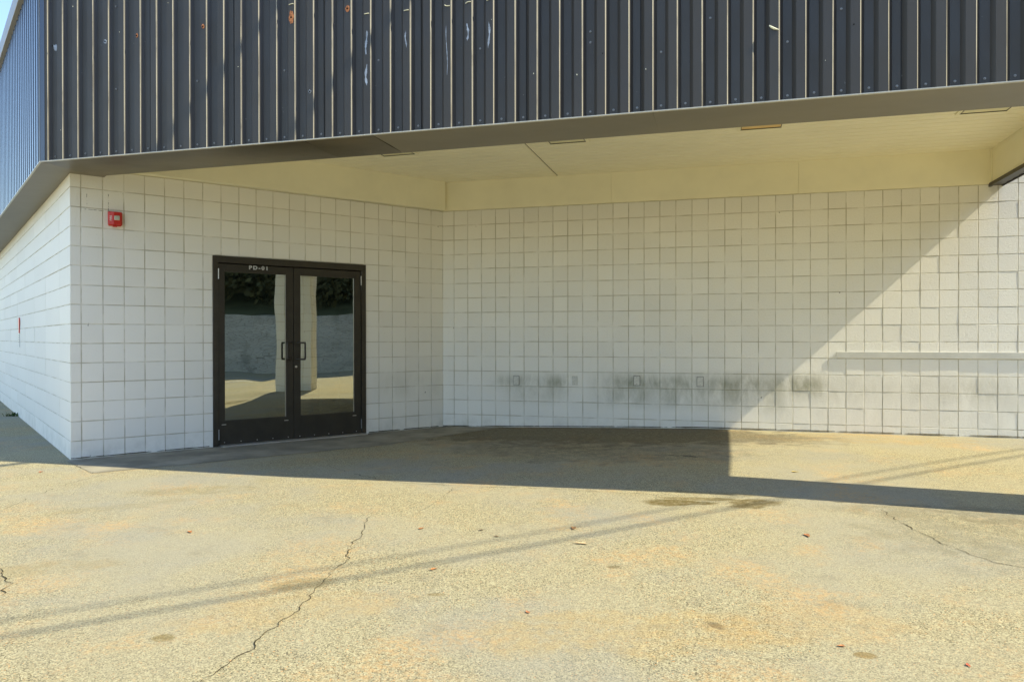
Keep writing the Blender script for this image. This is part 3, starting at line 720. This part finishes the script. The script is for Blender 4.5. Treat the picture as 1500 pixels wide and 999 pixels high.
# ------------------------------------------------------------------ recessed ceiling lights
labs = ['square recessed light nearest the doors, mostly hidden by the trim', 'square recessed light second from the doors, cream lens', 'square recessed light just right of the ceiling batten',
        'square recessed light with a warm reflected glow coloured into its lens', 'square recessed light nearest the beam at the right end of the ceiling']
for i, s in enumerate((-1.80, .10, 2.14, 4.18, 6.22)):
    M_ = FB @ Matrix.Translation((s, -1.88, ZC)); L_ = empty('ceiling_light', M_, labs[i], 'ceiling light', 'recessed lights in the canopy ceiling')
    w = .20; mb = MB()
    for (a, b, c, d) in ((-w-.035, w+.035, w, w+.035), (-w-.035, w+.035, -w-.035, -w), (-w-.035, -w, -w, w), (w, w+.035, -w, w)): mb.box(a, b, c, d, -.012, -.001)
    mb.build('trim_frame', m_cream, L_, M_, bevel=.002)
    mb = MB()
    for (a, b, c, d) in ((-w-.003, w+.003, w-.009, w), (-w+.0, w, -w, -w+.006), (-w, -w+.006, -w+.006, w-.006), (w-.006, w, -w+.006, w-.006)): mb.box(a, b, c, d, -.0135, -.0005)
    mb.build('gasket', m_bronze, L_, M_)
    mb = MB(); mb.box(-w+.006, w-.006, -w+.006, w-.006, -.007, -.001); mb.build('lens', m_amber if i == 3 else m_clens, L_, M_)

# ------------------------------------------------------------------ leaves, weed
leafs = [(-2.1,4.85,.022,(.60,.20,.05),'small orange leaf on the pavement in line below the doors'), (-.6,4.89,.020,(.55,.18,.05),'orange leaf fragment right of the long crack'), (.42,4.52,.034,(.75,.60,.35),'large pale curled leaf beside the cable shadows'),
 (1.84,4.64,.030,(.50,.16,.06),'reddish brown leaf on the right half of the open pavement'), (.40,4.86,.030,(.20,.09,.04),'dark brown leaf lying on the cable shadow'), (-.43,4.06,.020,(.65,.25,.08),'bright orange leaf near the foreground right of the crack'),
 (-4.45,7.02,.026,(.60,.18,.06),'orange leaf near the outer corner of the left wall'), (.07,3.43,.014,(.62,.20,.08),'tiny orange leaf in the centre foreground'), (1.76,2.87,.012,(.70,.06,.04),'tiny red scrap in the right foreground'),
 (2.48,6.52,.026,(.80,.62,.10),'yellow leaf at the edge of the pillar shadow'), (-.20,4.84,.016,(.10,.09,.06),'small dark twig piece beyond the cable shadows'), (-.10,4.69,.016,(.10,.09,.06),'small dark scrap just before the cable shadows'), (1.35,3.05,.014,(.6,.22,.08),'orange chip beside the ochre stain at lower right')]
for i, (x, y, r, c, lab) in enumerate(leafs):
    r *= .85; c = tuple(.6*v+.4*w for v, w in zip(c, (.42, .27, .13))); rr = random.Random(i); mb = MB(); n = 12; a0 = rr.uniform(0, 6.28); P = []
    for k in range(n):
        t = 2*math.pi*k/n; q = r*(1+.25*math.cos(3*t+i)+.12*rr.uniform(-1, 1)); lx, ly = 1.35*q*math.cos(t), .62*q*math.sin(t)
        P.append((x+lx*math.cos(a0)-ly*math.sin(a0), y+lx*math.sin(a0)+ly*math.cos(a0), gh(x, y)+.005+.16*abs(ly)+.08*abs(lx)*rr.random()))
    cz = gh(x, y)+.004
    for k in range(n): mb.face([(x, y, cz), P[k], P[(k+1) % n]])
    for k in range(n): mb.face([(x, y, cz-.001), (P[(k+1) % n][0], P[(k+1) % n][1], P[(k+1) % n][2]-.001), (P[k][0], P[k][1], P[k][2]-.001)])
    o = mb.build('fallen_leaf', mat_plain('leaf_colour', c, .7, .3, var=.2, scale=60), merge=False); tag(o, lab, 'leaf', 'leaves and scraps on the pavement')
mb = MB(); rr = random.Random(3)
for k in range(46):
    a, L = rr.uniform(0, 6.28), rr.uniform(.03, .09); ox, oy = rr.uniform(-.12, .12), rr.uniform(-.04, .04)
    d = Vector((math.cos(a), math.sin(a))); w = Vector((-d.y, d.x))*.006; p = Vector((-8.12+ox, 12.10+oy))
    p1 = p+d*L*.5; p2 = p+d*L
    mb.face([(p.x-w.x, p.y-w.y, 0), (p.x+w.x, p.y+w.y, 0), (p1.x+w.x, p1.y+w.y, L*.7), (p1.x-w.x, p1.y-w.y, L*.7)]); mb.face([(p1.x-w.x, p1.y-w.y, L*.7), (p1.x+w.x, p1.y+w.y, L*.7), (p2.x, p2.y, L*.75)])
o = mb.build('weed', m_weed, merge=False); tag(o, 'small green weed tuft at the foot of the left wall', 'weed')

# ------------------------------------------------------------------ overhead cables (their shadows cross pavement and fascia)
g = Vector((math.cos(R(30.6)), math.sin(R(30.6)), 0))
def cable(P, hgt, rad, lab, g=g):
    P = Vector(P); T = P + Lx*((hgt-P.z)/Lx.z); pts = [T + g*t + Vector((0, 0, .0004*t*t)) for t in range(-36, 37, 4)]
    mb = MB(); mb.tube(pts, rad, 8); o = mb.build('overhead_cable', m_cord, smooth=True); tag(o, lab, 'cable', 'utility cables overhead'); return pts
cable((-.95, 4.134, 0), 6.9, .010, 'thin cable high over the lot, farther of the lower pair')
cable((-.898, 3.906, 0), 6.7, .0135, 'thicker cable high over the lot, nearer of the lower pair')
g2 = Vector((math.cos(R(52)), math.sin(R(52)), 0))
cable((-2.56, 6.64, 3.67), 8.6, .046, 'top cable crossing above the building, nearest the left corner', g2)
cable((-1.53, 6.35, 3.43), 8.4, .046, 'top cable crossing above the building, right of its twin', g2)

# ------------------------------------------------------------------ across the lot (seen mirrored in the door glass)
N = NT('field_stone', .9, .2)
sv = N.n('ShaderNodeTexVoronoi'); sv.inputs['Scale'].default_value = 1.0; sv.feature = 'F1'; N.l(N.mapping((.8, .8, 3.4)), sv.inputs['Vector'])
sp = N.n('ShaderNodeSeparateColor'); N.l(sv.outputs['Color'], sp.inputs[0])
se = N.n('ShaderNodeTexVoronoi'); se.feature = 'DISTANCE_TO_EDGE'; N.l(N.mapping((.8, .8, 3.4)), se.inputs['Vector'])
c = N.mix(sp.outputs[0], (.56, .55, .49), (.45, .44, .39)); c = N.mix(N.ramp(se.outputs[0], .0, .05, .55, 0), c, (.10, .10, .09)); c = N.mix(N.ramp(N.noise(1.2, 4, .6), .5, .7, 0, .5), c, (.16, .155, .13))
N.color(c); N.bump(N.ramp(se.outputs[0], 0, .12), .5, .03); m_stone = N.m
WC = Vector((13.5, .5)); WA = R(-31.3+90)     # centre and direction of the retaining wall
F_W = Matrix.Translation((WC.x, WC.y, 0)) @ Matrix.Rotation(WA, 4, 'Z')
mb = MB(); n = 120
for i in range(n):
    xa, xb = -20+40*i/n, -20+40*(i+1)/n
    h = lambda t: 2.05 + .16*noise.noise(Vector((t*.6, 0, 0))) + .05*noise.noise(Vector((t*3, 2, 0)))
    f = lambda t, z: -.03*noise.noise(Vector((t*2, z*3, 1)))
    for k in range(6):
        z0a, z1a, z0b, z1b = h(xa)*k/6, h(xa)*(k+1)/6, h(xb)*k/6, h(xb)*(k+1)/6
        mb.face([(xa, f(xa, k), z0a-.05*(k==0)), (xb, f(xb, k), z0b-.05*(k==0)), (xb, f(xb, k+1), z1b), (xa, f(xa, k+1), z1a)])
    mb.face([(xa, f(xa, 6), h(xa)), (xb, f(xb, 6), h(xb)), (xb, -.6, h(xb)), (xa, -.6, h(xa))]); 
mb.face([(-20, 0, 0), (20, 0, 0), (20, -.6, 0), (-20, -.6, 0)][::-1]); mb.face([(-20, -.6, 0), (20, -.6, 0), (20, -.6, 2.1), (-20, -.6, 2.1)])
o = mb.build('retaining_wall', m_stone, None, F_W); tag(o, 'rough grey stone retaining wall mirrored in the door glass', 'wall')
m_fol = mat_plain('hedge_foliage', (.12, .12, .055), .7, .2, var=.2, scale=1.2)
# wooded bank behind it: individual bushy trees
mb = MB(); mb.face([(-24, -.6, 2.0), (24, -.6, 2.0), (24, -4, 3.0), (-24, -4, 3.0)]); mb.face([(-24, -4, 3.0), (24, -4, 3.0), (24, -6.5, 11.0), (-24, -6.5, 11.0)]); mb.face([(-24, -12, 10.0), (24, -12, 10.0), (24, -12, -.1), (-24, -12, -.1)])
o = mb.build('earth_bank', m_fol, None, F_W); o['kind'] = 'structure'
tl = ['broad dark tree', 'tall dark tree', 'round bushy tree', 'leaning dark tree', 'low spreading tree', 'thick dark tree', 'narrow dark tree', 'full crowned tree', 'ragged dark tree']
for i in range(9):
    rr = random.Random(40+i); cx = -17+i*4.2+rr.uniform(-.6, .6); cy = -3.2+rr.uniform(-.7, .7)
    M_ = F_W @ Matrix.Translation((cx, cy, 2.3)); t = empty('tree', M_, tl[i] + ' on the bank behind the stone wall mirrored in the glass', 'tree', 'trees on the bank behind the stone wall')
    mb = MB(); mb.tube([(0, 0, -.3), (.1, 0, 1.2), (.0, .1, 2.6)], [.20, .15, .07], 8); mb.build('trunk', m_wood, t, M_)
    mb = MB()
    for k in range(3600):
        v = Vector((rr.gauss(0, 1), rr.gauss(0, 1), rr.gauss(0, 1))).normalized()*(rr.random()**.4)
        p = Vector((v.x*2.9, v.y*2.0, 2.2+v.z*2.6)); q = Vector((rr.gauss(0, 1), rr.gauss(0, 1), rr.gauss(0, 1))).normalized(); u = q.orthogonal().normalized()*.13; w = q.cross(u)*.9
        mb.face([p-u, p-w*.6, p+u, p+w*.6])
    mb.build('crown', m_fol, t, M_, merge=False)
# painted parking lines on the lot
mb = MB()
mb.box(-12, 12, 5.5, 5.6, .004, .006); mb.box(-9, 10, 4.3, 4.38, .004, .006)
o = mb.build('parking_line', mat_plain('worn_white_line', (.72, .71, .66), .8, .2, var=.12, scale=9), None, F_W); o['kind'] = 'structure'
